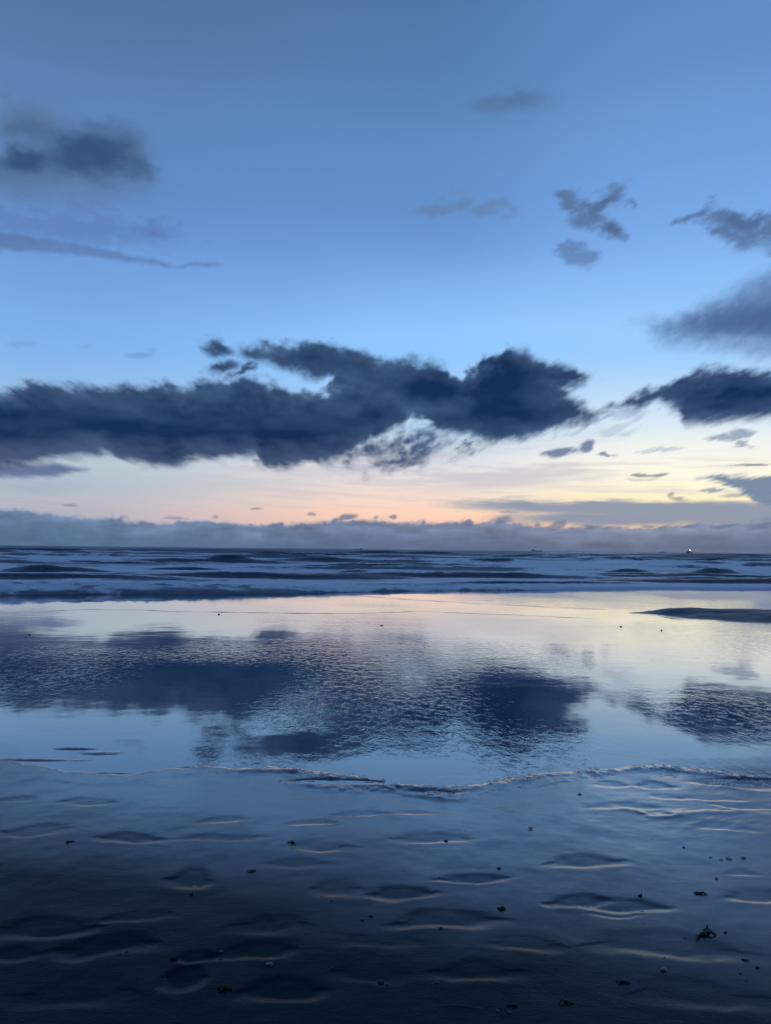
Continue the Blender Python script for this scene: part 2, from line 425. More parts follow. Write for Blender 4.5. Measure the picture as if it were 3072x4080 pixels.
# hollows and footprints: centre x, centre y, half width, half height (photo pixels), tilt, depth (m)
HOLES = [(148, 3307, 135, 26, -4, .012), (525, 3338, 125, 18, 0, .011), (360, 3197, 100, 16, 0, .007), (60, 3186, 95, 11, 0, .005), (900, 3272, 95, 14, -3, .005),
         (880, 3342, 160, 11, 0, .005), (1731, 3344, 145, 20, 0, .009), (1280, 3370, 135, 22, 3, .008), (1255, 3281, 95, 14, 0, .006), (1430, 3246, 110, 13, -3, .005),
         (1640, 3244, 90, 9, 0, .004), (2420, 3128, 66, 13, 0, .008), (2602, 3126, 70, 18, 4, .012), (2480, 3216, 140, 14, 0, .006), (2605, 3246, 60, 11, 0, .009),
         (2320, 3430, 150, 27, -3, .011), (2285, 3582, 120, 24, -4, .013), (2480, 3606, 150, 27, 6, .017), (2990, 3572, 140, 24, -5, .012), (1866, 3500, 120, 18, -7, .012),
         (1590, 3568, 135, 26, -4, .013), (1335, 3545, 95, 36, 0, .010), (1790, 3668, 220, 36, -3, .014), (1903, 3872, 165, 42, -2, .011), (765, 3495, 88, 44, 0, .012),
         (190, 3690, 190, 44, -5, .014), (430, 3765, 170, 50, -6, .012), (725, 3880, 84, 56, 0, .016), (785, 3805, 84, 24, -4, .012), (60, 3800, 120, 30, -4, .009),
         (1010, 3790, 150, 34, -3, .012), (1130, 3950, 160, 52, -4, .013), (2640, 3765, 280, 52, 5, .010), (1090, 3690, 140, 40, 4, .009), (560, 3655, 150, 22, -5, .005),
         (2980, 3490, 60, 14, 0, .005), (2450, 3640, 90, 20, 6, .006), (1180, 3440, 120, 20, 3, .006), (2780, 3960, 240, 60, 0, .006), (1490, 3880, 150, 40, 0, .005),
         (1500, 3760, 160, 30, 0, .004), (300, 3950, 220, 60, 0, .006), (2100, 3760, 140, 30, 0, .005), (2830, 3185, 120, 12, 3, .007), (2960, 3215, 120, 12, 4, .007),
         (2660, 3180, 60, 12, 10, .006), (2880, 3300, 120, 18, 6, .006)]

SHX = 27.9; SHS = 0.33
def shore_y(x): return SHX + SHS * x + 0.5 * np.sin(x * 0.21) + 0.25 * np.sin(x * 0.6 + 1)

ex, ey = line_of(EDGE); s2x, s2y = line_of(SECOND); t3x, t3y = line_of(THIRD); f4x, f4y = line_of(FOURTH); v5x, v5y = line_of(FIFTH)

def ridge(X, Y, lx, ly, h, wn, wf, fade=0.25, lump=0.6, seed=5):
    yy = np.interp(X, lx, ly) + 0.03 * fbm(X * 4, X * 0 + seed, 3, seed)
    d = Y - yy                                   # > 0: beyond the line
    g_ = np.where(d > 0, np.exp(-(d / wf) ** 2), np.exp(-(d / wn) ** 2))
    ends = sstep(lx[0], lx[0] + fade, X) * sstep(lx[-1], lx[-1] - fade, X)
    lum = 1 + lump * fbm(X * 6, Y * 8, 3, seed + 3) + 0.6 * lump * fbm(X * 19, Y * 16, 3, seed + 4)
    lft = 0.25 + 0.75 * sstep(-1.6, -0.2, X + 0.3 * fbm(Y * 2, X * 1.3, 2, 8))
    return h * g_ * ends * lft * np.clip(lum, 0.0, 2.4)

def sand_height(X, Y):
    ye = np.interp(X, ex, ey)
    ye = ye + 0.05 * fbm(X * 3.0, X * 0 + 2, 4, 3) + 0.025 * fbm(X * 11.0, Y * 2, 3, 5)
    d = Y - ye
    inside = sstep(-0.05, 0.12, d)
    h = np.where(d < 0, 0.004 + 0.010 * (1 - np.exp(d / 0.8)), 0.004)
    h = h * (1 - inside) - 0.022 * inside - 0.02 * sstep(0.5, 4, d)
    h = h + 0.0038 * fbm(X * 0.9, Y * 1.1, 3, 201) * (1 - 0.6 * inside)
    near = (1 - inside)
    h = h + near * 0.0016 * fbm(X * 5, Y * 5, 3, 207)
    # ridges of sand pushed up along the pool's edge
    h = h + ridge(X, Y, ex, ey - 0.06, 0.0062, 0.09, 0.13, lump=0.7, seed=5)
    h = h + ridge(X, Y, ex, ey - 0.16 - 0.10 * np.sin(ex * 2.1), 0.0032, 0.05, 0.05, lump=1.1, seed=41)
    h = h + ridge(X, Y, s2x, s2y, 0.008, 0.08, 0.11, seed=9)
    h = h + ridge(X, Y, t3x, t3y, 0.0045, 0.05, 0.04, lump=.5, seed=13)
    h = h + ridge(X, Y, f4x, f4y, 0.007, 0.07, 0.06, seed=17)
    pass
    # low islets left
    for cx, cy, rx, ry, a in [(300, 2983, 130, 8, 1.0), (400, 3000, 110, 12, 1.0), (180, 3028, 260, 9, .9), (440, 3080, 120, 6, .9), (1050, 3068, 160, 12, .7), (780, 3056, 140, 5, .8)]:
        gx, gy = ground(cx, cy); gx2, _ = ground(cx + rx, cy); _, gy2 = ground(cx, cy - ry)
        q = ((X - gx) / (gx2 - gx)) ** 2 + ((Y - gy) / (gy2 - gy)) ** 2
        bump_ = -0.010 + 0.0180 * a * np.exp(-q) * (1 + 0.25 * fbm(X * 6, Y * 3, 4, 77))
        h = np.where(q < 9, np.maximum(h, bump_), h)
    # rill marks on the right
    gx, gy = ground(2900, 3260); gx2, _ = ground(3300, 3260); _, gy2 = ground(2900, 3160)
    h = h + 0.0018 * fbm((X + 0.5 * Y) * 5, (Y - 0.35 * X) * 17, 3, 79) * np.exp(-((X - gx) / (gx2 - gx)) ** 2 - ((Y - gy) / (gy2 - gy)) ** 2)
    # small pool between the two ridges
    for cx, cy, rx, ry, a in [(1330, 3118, 160, 11, .022), (1480, 3122, 140, 8, .02), (1730, 3160, 90, 8, .012), (2970, 3122, 170, 16, .03)]:
        gx, gy = ground(cx, cy); gx2, _ = ground(cx + rx, cy); _, gy2 = ground(cx, cy - ry)
        q = ((X - gx) / (gx2 - gx)) ** 2 + ((Y - gy) / (gy2 - gy)) ** 2
        h = h - a * np.exp(-q ** 2)
    # hollows
    wx_ = X + 0.035 * fbm(X * 4, Y * 4, 4, 301); wy_ = Y + 0.030 * fbm(X * 4 + 9, Y * 4, 4, 305)
    for i, (cx, cy, rx, ry, rot, dep) in enumerate(HOLES):
        gx, gy = ground(cx, cy); gx2, _ = ground(cx + rx, cy); _, gy2 = ground(cx, cy - ry); _, gy1 = ground(cx, cy + ry)
        ax, ay = (gx2 - gx), (gy2 - gy1) / 2
        if ax == 0: continue
        gx3, gy3 = ground(cx + rx, cy + rx * math.tan(math.radians(rot)))
        ang = math.atan2(gy3 - gy, gx3 - gx) * 0.5
        m_ = (np.abs(X - gx) < 3 * ax) & (np.abs(Y - gy) < 4 * ay + 2 * ax)
        c, s = math.cos(ang), math.sin(ang)
        u = ((wx_[m_] - gx) * c + (wy_[m_] - gy) * s) / ax; v = (-(wx_[m_] - gx) * s + (wy_[m_] - gy) * c) / ay
        v = v + 0.25 * u * u                      # crescent
        q = np.sqrt(u * u + v * v)
        dep = dep * (0.58 + 0.36 * _hash(np.array([i]), np.array([3]), 7)[0])
        # a lens that slopes down towards the near end and rises again in a short lip
        bowl = -dep * (1 - np.where(v > 0, sstep(0.50, 1.15, q), sstep(0.72, 1.42, q))) * np.clip(0.60 - 0.46 * v, 0.10, 1.05)
        rim = dep * 0.06 * np.exp(-((q - 1.55) / 0.34) ** 2) * (0.35 + 0.65 * sstep(0.3, -0.8, v))
        h[m_] += bowl + rim
    # low bars standing out of the film of water, right
    for cx, cy, rx, ry, a in [(3140, 2455, 600, 30, .11), (2680, 2444, 190, 6, .065), (3500, 2460, 600, 26, .09)]:
        gx, gy = ground(cx, cy); gx2, _ = ground(cx + rx, cy); _, gy2 = ground(cx, cy - ry)
        q = ((X - gx) / (gx2 - gx)) ** 2 + ((Y - gy) / (gy2 - gy)) ** 2
        h = h + a * np.exp(-q ** 1.5) * sstep(2.6, 0.4, np.sqrt(q)) * (0.9 + 0.35 * fbm(X * 0.9, Y * 1.4, 4, 88))
    h = h - 0.25 * sstep(0, 30, Y - shore_y(X))
    return h

# fan grid, fine where one looks
az2 = np.radians(axis([(-180, -50, 3.0), (-50, -31, 0.5), (-31, 31, 0.085), (31, 50, 0.5), (50, 180, 3.0)])[:-1])
r2 = np.concatenate([[0.05, 0.4, 0.9, 1.4, 1.8], np.exp(np.linspace(math.log(2.1), math.log(11.0), 560)), np.exp(np.linspace(math.log(11.1), math.log(30), 170)), [34, 40, 55, 80, 150, 400, 1500, 6000, 20000]])
A2, R2 = np.meshgrid(az2, r2)
X2, Y2 = R2 * np.sin(A2), R2 * np.cos(A2)
Z2 = sand_height(X2, Y2)
Z2 = Z2 + 3.0 * sstep(15, 200, -Y2)          # the beach rises behind the photographer
Z2 = np.where(R2 > 300, np.minimum(Z2, -3.0 + 6 * (Y2 < 0)), Z2)
# drier, with a painted brightness falloff, towards the photographer and the left
dry_falloff = sstep(5.0, 2.8, Y2 + 0.42 * X2 + 0.5 * fbm(X2 * 0.7, Y2 * 0.7, 3, 401))
wet = sstep(-2.8, -0.1, Y2 - np.interp(X2, ex, ey) + 0.35 * fbm(X2 * 0.8, Y2 * 0.8, 3, 405))
bar = sstep(0.0, 0.012, Z2) * sstep(12, 15, Y2)
sand_me = grid_mesh('sand', X2, Y2, Z2, attrs=[('dry_falloff', dry_falloff), ('bar', bar), ('wet', wet)], wrap=True, flip=True)

m, nt, out = new_mat('wet_sand'); g = NT(nt)
tc = g.n('ShaderNodeTexCoord'); P = tc.outputs['Object']
dry_falloff_n = g.attr('dry_falloff').outputs['Fac']; barn = g.attr('bar').outputs['Fac']
grain = g.noise(P, 260, 3, 0.6)
patch = g.noise(g.mapping(P, (0.8, 1.3, 1)), 1.3, 5, 0.55)
streak = g.noise(g.mapping(P, (2.2, 9, 1), (0, 0, 0.25)), 2.4, 5, 0.6, 0.3)
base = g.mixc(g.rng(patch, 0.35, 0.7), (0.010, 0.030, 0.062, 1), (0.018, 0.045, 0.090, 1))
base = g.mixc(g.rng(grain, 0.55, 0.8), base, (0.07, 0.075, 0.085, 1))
base = g.mixc(g.math('MULTIPLY', dry_falloff_n, 0.85), base, (0.004, 0.008, 0.014, 1))  # brightness falloff put into the base colour, near black at the near left
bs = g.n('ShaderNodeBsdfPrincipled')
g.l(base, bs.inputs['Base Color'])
rough = g.math('ADD', g.rng(streak, 0.3, 0.75, 0.14, 0.20), g.math('MULTIPLY', dry_falloff_n, 0.02))
wetn = g.attr('wet').outputs['Fac']
keep_r = g.math('SUBTRACT', 1.0, g.math('MULTIPLY', wetn, 0.62))
rough = g.math('ADD', g.math('MULTIPLY', rough, keep_r), g.math('MULTIPLY', barn, 0.38))
g.l(rough, bs.inputs['Roughness'])
bs.inputs['IOR'].default_value = 1.45
g.l(g.math('SUBTRACT', 0.5, g.math('ADD', g.math('MULTIPLY', dry_falloff_n, 0.44), g.math('MULTIPLY', barn, 0.3)), clamp=True), bs.inputs['Specular IOR Level'])
g.l(g.math('MULTIPLY', g.math('SUBTRACT', 1.0, g.math('MULTIPLY', dry_falloff_n, 0.95)), g.math('SUBTRACT', 1.0, barn), clamp=True), bs.inputs['Coat Weight'])
g.l(g.math('MULTIPLY', g.rng(streak, 0.3, 0.7, 0.12, 0.18), keep_r), bs.inputs['Coat Roughness'])
bs.inputs['Coat IOR'].default_value = 1.5
b1 = g.bump(grain, 0.30, 0.0012)
fine_rel = g.noise(g.mapping(P, (1, 1.5, 1), (0, 0, 0.4)), 85, 4, 0.65, 0.4)
b1 = g.bump(fine_rel, 0.45, 0.0016, b1)
b2 = g.bump(streak, 0.18, 0.004, b1)
b3 = g.bump(g.noise(P, 38, 3, 0.6), g.math('ADD', 0.15, g.math('MULTIPLY', dry_falloff_n, 0.2)), 0.003, b2)
g.l(b3, bs.inputs['Normal'])
cb = g.bump(streak, 0.10, 0.004)
cb = g.bump(fine_rel, 0.30, 0.0014, cb)
g.l(g.bump(g.noise(P, 24, 3, 0.6), 0.14, 0.003, cb), bs.inputs['Coat Normal'])
g.l(bs.outputs[0], out.inputs[0])
link('sand', sand_me, m, kind='structure')

# ------------------------------------------------------------------ film of water on the beach
az3 = np.radians(axis([(-90, -40, 2), (-40, 40, 0.2), (40, 90, 2)]))
r3 = np.exp(np.linspace(math.log(3.5), math.log(70.0), 320))
A3, R3g = np.meshgrid(az3, r3)
X3, Y3 = R3g * np.sin(A3), R3g * np.cos(A3)
ripl = 0.34 + 0.45 * fbm(X3 * 0.35, Y3 * 0.22, 3, 841)
def patchy(cx, cy, rx, ry, p=1.5):
    gx, gy = ground(cx, cy); gx2, _ = ground(cx + rx, cy); _, gy2 = ground(cx, cy - ry); _, gy1 = ground(cx, cy + ry)
    v = np.where(Y3 > gy, (Y3 - gy) / (gy2 - gy), (Y3 - gy) / (gy - gy1))
    w = 0.25 * fbm(X3 * 0.8, Y3 * 0.5, 3, int(cx))
    return np.exp(-np.maximum(((X3 - gx) / (gx2 - gx)) ** 2 + v ** 2 + w, 0) ** p)
for c_ in [(900, 2740, 330, 90), (180, 2960, 700, 80), (800, 2870, 300, 60), (1500, 3060, 340, 60), (2560, 2880, 420, 170), (350, 2500, 420, 70), (2300, 2560, 500, 50), (1150, 2960, 300, 60), (3000, 3020, 400, 60)]:
    ripl = ripl * (1 - 0.92 * patchy(*c_))
for c_ in [(300, 2700, 380, 60), (1400, 2690, 240, 70), (1800, 2950, 420, 70), (1500, 2800, 400, 60), (2900, 2830, 300, 110), (1350, 2760, 200, 60), (800, 2610, 700, 35), (1150, 2600, 760, 45), (1500, 2412, 190, 8), (1950, 2570, 360, 18), (2750, 2500, 420, 12), (1100, 2560, 420, 20)]:
    ripl = ripl + 0.40 * patchy(*c_) * (1 - 0.8 * patchy(900, 2750, 260, 60))
film_me = grid_mesh('shallow_water', X3, Y3, 0.0006 * fbm(X3 * 0.5, Y3 * 0.5, 2, 9) - 0.02 * sstep(2.0, 4.0, Y3 - shore_y(X3)) - 0.2 * sstep(3, 8, Y3 - shore_y(X3)), attrs=[('ripple', np.clip(ripl, 0.03, 1.2))], flip=True)
m, nt, out = new_mat('still_film_water'); g = NT(nt)
tc = g.n('ShaderNodeTexCoord'); P = tc.outputs['Object']
amp = g.attr('ripple').outputs['Fac']
rip = g.rng(g.noise(g.mapping(P, (11.0, 7.0, 1), (0, 0, 0.45)), 1.0, 3, 0.6, 0.8), 0.40, 0.75)
rip2 = g.noise(g.mapping(P, (3.2, 4.6, 1), (0, 0, -0.35)), 1.0, 4, 0.6, 0.5)
rip3 = g.noise(g.mapping(P, (0.9, 1.4, 1), (0, 0, 0.2)), 1.0, 2, 0.5, 0.2)
bs = g.n('ShaderNodeBsdfPrincipled')
bs.inputs['Base Color'].default_value = (0.028, 0.048, 0.085, 1)
bs.inputs['Roughness'].default_value = 0.03
bs.inputs['IOR'].default_value = 1.45
bs.inputs['Coat Weight'].default_value = 1.0
bs.inputs['Coat IOR'].default_value = 1.33
bs.inputs['Coat Roughness'].default_value = 0.025
n1 = g.bump(rip, amp, 0.0012)
n2 = g.bump(rip2, amp, 0.0024, n1)
n2 = g.bump(rip3, 0.5, 0.004, n2)
g.l(n2, bs.inputs['Normal']); g.l(n2, bs.inputs['Coat Normal'])
g.l(bs.outputs[0], out.inputs[0])
link('shallow_water', film_me, m, kind='structure')

# ------------------------------------------------------------------ sea with its breakers
ss = axis([(-75, -18, 1.0), (-18, 25, 0.085), (25, 60, 1.0), (60, 420, 12)])
lam = np.concatenate([[1.0], 1 + 0.0012 * np.arange(1, 60), np.exp(np.linspace(math.log(1.073), math.log(12), 380)), np.exp(np.linspace(math.log(12.15), math.log(100), 170)), np.exp(np.linspace(math.log(105), math.log(900), 40))])
SX, LM = np.meshgrid(ss, lam)
SY = shore_y(SX)
X4, Y4 = SX * LM, SY * LM
T = (LM - 1) * SY                                  # metres beyond the water's edge
U = X4 / Y4
def upx(px): return (px - W0 / 2) / F0
def sea_height(X, Y, T, U):
    h = np.zeros_like(X); dark = np.zeros_like(X)
    hb = 0.30 + (0.13 - 0.30) * sstep(upx(200), upx(1700), U)
    hb = hb * (1 - 0.35 * sstep(upx(2000), upx(3000), U))
    lumps = fbm(X * 1.6, Y * 1.6, 4, 501) * 0.5 + fbm(X * 4.5, Y * 4, 3, 505) * 0.3
    t0 = 0.35 * (1 + fbm(X * 0.9, Y * 0 + 1, 3, 511))
    h = h + hb * (1 - np.exp(-(np.maximum(T - 0.1, 0) / (0.35 + 0.3 * t0)))) * np.exp(-np.maximum(T - 1.8, 0) / 2.2) * (1 + 0.35 * lumps)
    h = h + 0.05
    h = h * sstep(-0.01, 0.25, T)
    # listed breakers: x from, x to, crest y, base y (photo pixels), front width, back width
    WV = [(40, 430, 2257, 2285, 1.3, 3), (-400, 640, 2288, 2309, 1.2, 3), (560, 1500, 2287, 2308, 1.2, 3), (1400, 2350, 2284, 2303, 1.2, 3), (2200, 3500, 2292, 2306, 1.2, 3),
          (520, 1150, 2224, 2247, 2.2, 5), (830, 1010, 2216, 2245, 2.2, 5), (1020, 1130, 2196, 2214, 4, 8), (-300, 640, 2187, 2201, 5, 14), (1150, 1420, 2227, 2244, 2, 5),
          (1390, 1620, 2193, 2206, 6, 10), (1560, 1850, 2196, 2207, 5, 10), (1860, 2060, 2223, 2240, 2.5, 6), (2300, 2680, 2222, 2237, 3, 8), (2600, 3300, 2228, 2241, 3, 8),
          (2420, 2580, 2267, 2283, 1.6, 4), (2760, 2930, 2268, 2286, 1.6, 4), (2000, 2420, 2208, 2222, 3, 8), (120, 300, 2232, 2243, 2, 6), (330, 620, 2240, 2249, 1.6, 6),
          (1200, 1700, 2252, 2262, 1.5, 4), (2300, 2700, 2285, 2297, 1.3, 3), (1850, 2600, 2316, 2332, 1.0, 2.2), (2400, 3500, 2313, 2330, 1.0, 2.2), (900, 1500, 2205, 2214, 4, 8),
          (2650, 3100, 2209, 2217, 6, 12), (600, 900, 2262, 2272, 1.4, 4), (1700, 2100, 2262, 2270, 1.4, 4)]
    for i, (xa, xb, yc, yb, wf, wb) in enumerate(WV):
        xm = (xa + xb) / 2; hor = 2189 + (xm - 1536) * 0.0105
        D = EYE * F0 / (yb - hor); zc = min(EYE - (yc - hor) * D / F0, 1.15)
        # distances run along lines parallel to the shore
        um = upx(min(max(xm, 0), 3072))
        k = 0.12
        Yc = D + wf * 1.0 + k * (X - um * D) + 0.012 * D * fbm(X * 0.10 + i, X * 0 + i, 3, 520 + i) * 2
        ua, ub = upx(xa), upx(xb); fd = (ub - ua) * 0.3
        ext = (ub - ua) * 0.3; en = (sstep(ua - ext, ua + ext * 1.3, U) * sstep(ub + ext, ub - ext * 1.3, U)) ** 0.8
        am = zc * en * (1 + 0.22 * fbm(X * (16.0 / D), Y * 0.1 + i * 3, 4, 560 + i))
        dd = Y - Yc
        pr = np.where(dd < 0, np.exp(-(dd / wf) ** 2), np.exp(-(dd / wb) ** 2))
        h = np.maximum(h, am * pr + h * 0.35)
        fr = np.where(dd < 0, np.exp(-((dd + wf * 0.7) / (wf * 0.9)) ** 2), 0) * en
        dark = np.maximum(dark, fr)
    # long lines of breakers between the listed ones
    for k_, (D, am0) in enumerate([(43, .16), (50, .24), (59, .30), (69, .40), (84, .50), (100, .55), (118, .65), (140, .75), (170, .8), (205, .85), (250, .9), (310, .95)]):
        Yc = D + 0.14 * X + 0.03 * D * fbm(X * (5.0 / D), X * 0 + k_, 4, 660 + k_)
        lev = np.clip(0.45 + 0.65 * fbm(X * (7.0 / D), X * 0 + 3 * k_, 4, 680 + k_), 0.0, 1.1)
        wf = 0.02 * D + 0.4; wb = 0.055 * D + 1
        dd = Y - Yc
        pr = np.where(dd < 0, np.exp(-(dd / wf) ** 2), np.exp(-(dd / wb) ** 2))
        h = np.maximum(h, am0 * lev * pr + h * 0.4)
        dark = np.maximum(dark, np.where(dd < 0, np.exp(-((dd + wf * 0.7) / (wf * 0.8)) ** 2), 0) * 0.55 * sstep(0.2, 0.9, lev))
    swell = sstep(4, 40, T)
    nz = fbm(X * 0.05, (Y - 0.12 * X) * 0.22, 4, 601)
    h = h + swell * (0.10 * nz + 0.05 * fbm(X * 0.4, Y * 0.9, 3, 605))
    far = sstep(150, 600, Y)
    h = h + sstep(3, 12, T) * (0.055 * fbm(X * 0.30, (Y - 0.12 * X) * 0.8, 3, 621)) * sstep(500, 150, Y)
    h = h + far * (0.7 * fbm(X * 0.008, (Y - 0.1 * X) * 0.028, 3, 611) - 0.35)
    h = h + 0.025 * lumps * sstep(0.3, 2, T) * sstep(60, 20, T)
    return h * sstep(30000, 3000, Y), dark
Z4, DK = sea_height(X4, Y4, T, U)
Z4 = Z4 + 0.004
foam = 0.54 + 0.42 * fbm(X4 * 0.12, Y4 * 0.35, 4, 701) + 0.12 * fbm(X4 * 0.8, Y4 * 1.5, 3, 705)
foam = foam * sstep(420, 60, Y4) - 1.25 * DK
# listed bands of foam: x from, x to, y from, y to (photo pixels), strength
for xa, xb, ya, yb, st in [(60, 520, 2216, 2228, .6), (-400, 1560, 2309, 2334, .5), (1500, 2350, 2302, 2318, .5), (380, 1450, 2250, 2284, .3), (1420, 1760, 2277, 2288, .8),
                           (2080, 2640, 2200, 2222, .5), (2280, 2800, 2234, 2244, .7), (1980, 2420, 2240, 2282, .45), (1750, 3400, 2328, 2344, .8), (2480, 3300, 2242, 2264, .35),
                           (1640, 2050, 2228, 2248, .4), (-300, 700, 2202, 2212, .3), (-300, 100, 2240, 2290, .4)]:
    xm = min(max((xa + xb) / 2, 0), 3072); hor = 2189 + (xm - 1536) * 0.0105
    Da, Db = (EYE - 0.15) * F0 / (ya - hor), (EYE - 0.15) * F0 / (yb - hor)
    ua, ub = upx(xa), upx(xb); fd = (ub - ua) * 0.25
    Yr = Y4 - 0.12 * (X4 - upx(xm) * Db) + (Da - Db) * 0.3 * fbm(X4 * 0.15, Y4 * 0.1, 3, 740)
    foam = foam + st * sstep(ua, ua + fd, U) * sstep(ub, ub - fd, U) * sstep(Db - 0.3, Db + 0.6, Yr) * sstep(Da * 1.08, Da, Yr)
foam = foam + 0.30 * np.exp(-((T - 0.9) / 0.9) ** 2) * (1 + fbm(X4 * 1.8, Y4 * 1.8, 3, 751)) - 0.45 * np.exp(-(T / 0.28) ** 2) - 0.35 * np.clip(fbm(X4 * 2.2, T * 3.0, 3, 757), 0, 1) * sstep(2.2, 0.6, T)
sea_me = grid_mesh('sea', X4, Y4, Z4, attrs=[('foam', np.clip(foam, 0, 1)), ('face', DK)], flip=False)
m, nt, out = new_mat('sea_water'); g = NT(nt)
tc = g.n('ShaderNodeTexCoord'); P = tc.outputs['Object']
fo = g.attr('foam').outputs['Fac']
lace = g.noise(g.mapping(P, (0.9, 1.6, 1.5), (0, 0, 0.12)), 1.6, 6, 0.65, 0.5)
fmask = g.rng(g.math('ADD', fo, g.math('MULTIPLY', g.math('SUBTRACT', lace, 0.5), 1.3)), 0.15, 0.62)
chop = g.noise(g.mapping(P, (0.7, 1.8, 1), (0, 0, 0.1)), 1.0, 5, 0.6)
# rough sea seen at a grazing angle: its troughs are hidden, so its mean reflectance stays near 0.35
chop_n = g.bump(chop, 1.0, 0.55)
wd = g.n('ShaderNodeBsdfDiffuse'); wd.inputs[0].default_value = (0.008, 0.020, 0.048, 1); g.l(chop_n, wd.inputs['Normal'])
wg = g.n('ShaderNodeBsdfGlossy'); wg.inputs[0].default_value = (0.85, 0.93, 1, 1); wg.inputs['Roughness'].default_value = 0.30; g.l(chop_n, wg.inputs['Normal'])
wat = g.n('ShaderNodeMixShader'); g.l(g.math('SUBTRACT', 0.30, g.math('MULTIPLY', g.attr('face').outputs['Fac'], 0.22)), wat.inputs[0]); g.l(wd.outputs[0], wat.inputs[1]); g.l(wg.outputs[0], wat.inputs[2])  # wave fronts painted darker: the mask puts in their weaker reflection
fm = g.n('ShaderNodeBsdfPrincipled')
g.l(g.mixc(lace, (0.72, 0.76, 0.82, 1), (0.93, 0.95, 0.97, 1)), fm.inputs['Base Color'])
fm.inputs['Roughness'].default_value = 0.5
fm.inputs['Specular IOR Level'].default_value = 0.5
g.l(g.bump(lace, 0.7, 0.10), fm.inputs['Normal'])
mx = g.n('ShaderNodeMixShader')
g.l(g.math('MULTIPLY', fmask, 0.93), mx.inputs[0]); g.l(wat.outputs[0], mx.inputs[1]); g.l(fm.outputs[0], mx.inputs[2])
g.l(mx.outputs[0], out.inputs[0])
link('sea', sea_me, m, kind='structure')

# ------------------------------------------------------------------ lips of foam left by the last waves
def principled(name, col, rough=0.5, spec=0.5):
    m, nt, out = new_mat(name); g = NT(nt)
    tc = g.n('ShaderNodeTexCoord')
    b = g.n('ShaderNodeBsdfPrincipled')
    nz = g.noise(tc.outputs['Object'], 60, 4, 0.6)
    g.l(g.mixc(nz, (*[c * 0.6 for c in col], 1), (*[min(1, c * 1.4) for c in col], 1)), b.inputs['Base Color'])
    b.inputs['Roughness'].default_value = rough
    b.inputs['Specular IOR Level'].default_value = spec
    g.l(g.bump(nz, 0.4, 0.004), b.inputs['Normal'])
    g.l(b.outputs[0], out.inputs[0])
    return m

def mesh_from(name, verts, faces, smooth=True):
    me = bpy.data.meshes.new(name)
    me.from_pydata(verts, [], faces)
    me.update()
    if smooth: me.polygons.foreach_set('use_smooth', [True] * len(me.polygons))
    return me

def lip(pts, wid, hgt, seed, z0=0.0):
    """a low rounded strip following a line on the beach"""
    p = np.array(pts, float)
    gx, gy = ground(p[:, 0], p[:, 1])
    seg = np.r_[0, np.cumsum(np.hypot(np.diff(gx), np.diff(gy)))]
    n = int(seg[-1] / 0.06) + 2
    t = np.linspace(0, seg[-1], n)
    x = np.interp(t, seg, gx); y = np.interp(t, seg, gy)
    y = y + 0.06 * fbm(t * 1.2, t * 0 + seed, 4, seed)
    tap = np.sin(np.clip(t / seg[-1], 0.001, .999) * math.pi) ** 0.35 * np.clip(0.75 + 0.6 * fbm(t * 2.1, t * 0 + 7, 4, seed + 1), 0.05, 2)
    V_, F_ = [], []
    for i in range(n):
        for k, (a, b) in enumerate([(-1, -0.25), (-0.6, .7), (0, 1), (0.6, .6), (1, -0.25)]):
            V_.append((x[i], y[i] + a * wid * tap[i], z0 + b * hgt * tap[i]))
    for i in range(n - 1):
        for k in range(4):
            a = i * 5 + k
            F_.append((a, a + 5, a + 6, a + 1))
    return mesh_from('foam_line', V_, F_)

lipm = principled('dull_foam', (0.26, 0.27, 0.29), 0.3, 0.5)
for i, (pts, w_, h_) in enumerate([
        ([(1340, 2362), (1480, 2378), (1640, 2390), (1900, 2404), (2200, 2420), (2540, 2434)], .03, .006),
        ([(150, 2437), (360, 2428), (560, 2431), (700, 2438), (900, 2440), (1200, 2444), (1500, 2446)], .04, .008),
        ([(1400, 2444), (1700, 2436), (1900, 2446), (2050, 2450), (2200, 2458), (2400, 2466)], .04, .006)]):
    link('foam_line', lip(pts, w_, h_, 900 + i), lipm, kind='stuff')

# ------------------------------------------------------------------ what lies on the sand
import bmesh, random
rnd = random.Random(7)
dark_weed = principled('wet_weed', (0.02, 0.018, 0.014), 0.3, 0.6)
stone_m = principled('wet_stone', (0.07, 0.066, 0.06), 0.22, 0.7)
shell_m = principled('pale_shell', (0.55, 0.52, 0.49), 0.3, 0.5)
castm = principled('lumpy_sand', (0.045, 0.040, 0.034), 0.35, 0.5)

def lump_bm(bm, sx, sy, sz, seed, loc=(0, 0, 0), rot=0.0, sub=3, amp=0.25):
    r = bmesh.ops.create_icosphere(bm, subdivisions=sub, radius=1.0)
    vs = r['verts']
    co = np.array([v.co[:] for v in vs])
    nse = 1 + amp * fbm(co[:, 0] * 1.5 + seed, co[:, 1] * 1.5 + co[:, 2] * 1.3, 3, seed % 97)
    c, s_ = math.cos(rot), math.sin(rot)
    for v, q, k in zip(vs, co, nse):
        x, y, z = q[0] * sx * k, q[1] * sy * k, q[2] * sz * k
        v.co = (loc[0] + x * c - y * s_, loc[1] + x * s_ + y * c, loc[2] + z)

def bm_mesh(name, bm):
    me = bpy.data.meshes.new(name); bm.to_mesh(me); bm.free()
    me.polygons.foreach_set('use_smooth', [True] * len(me.polygons))
    return me

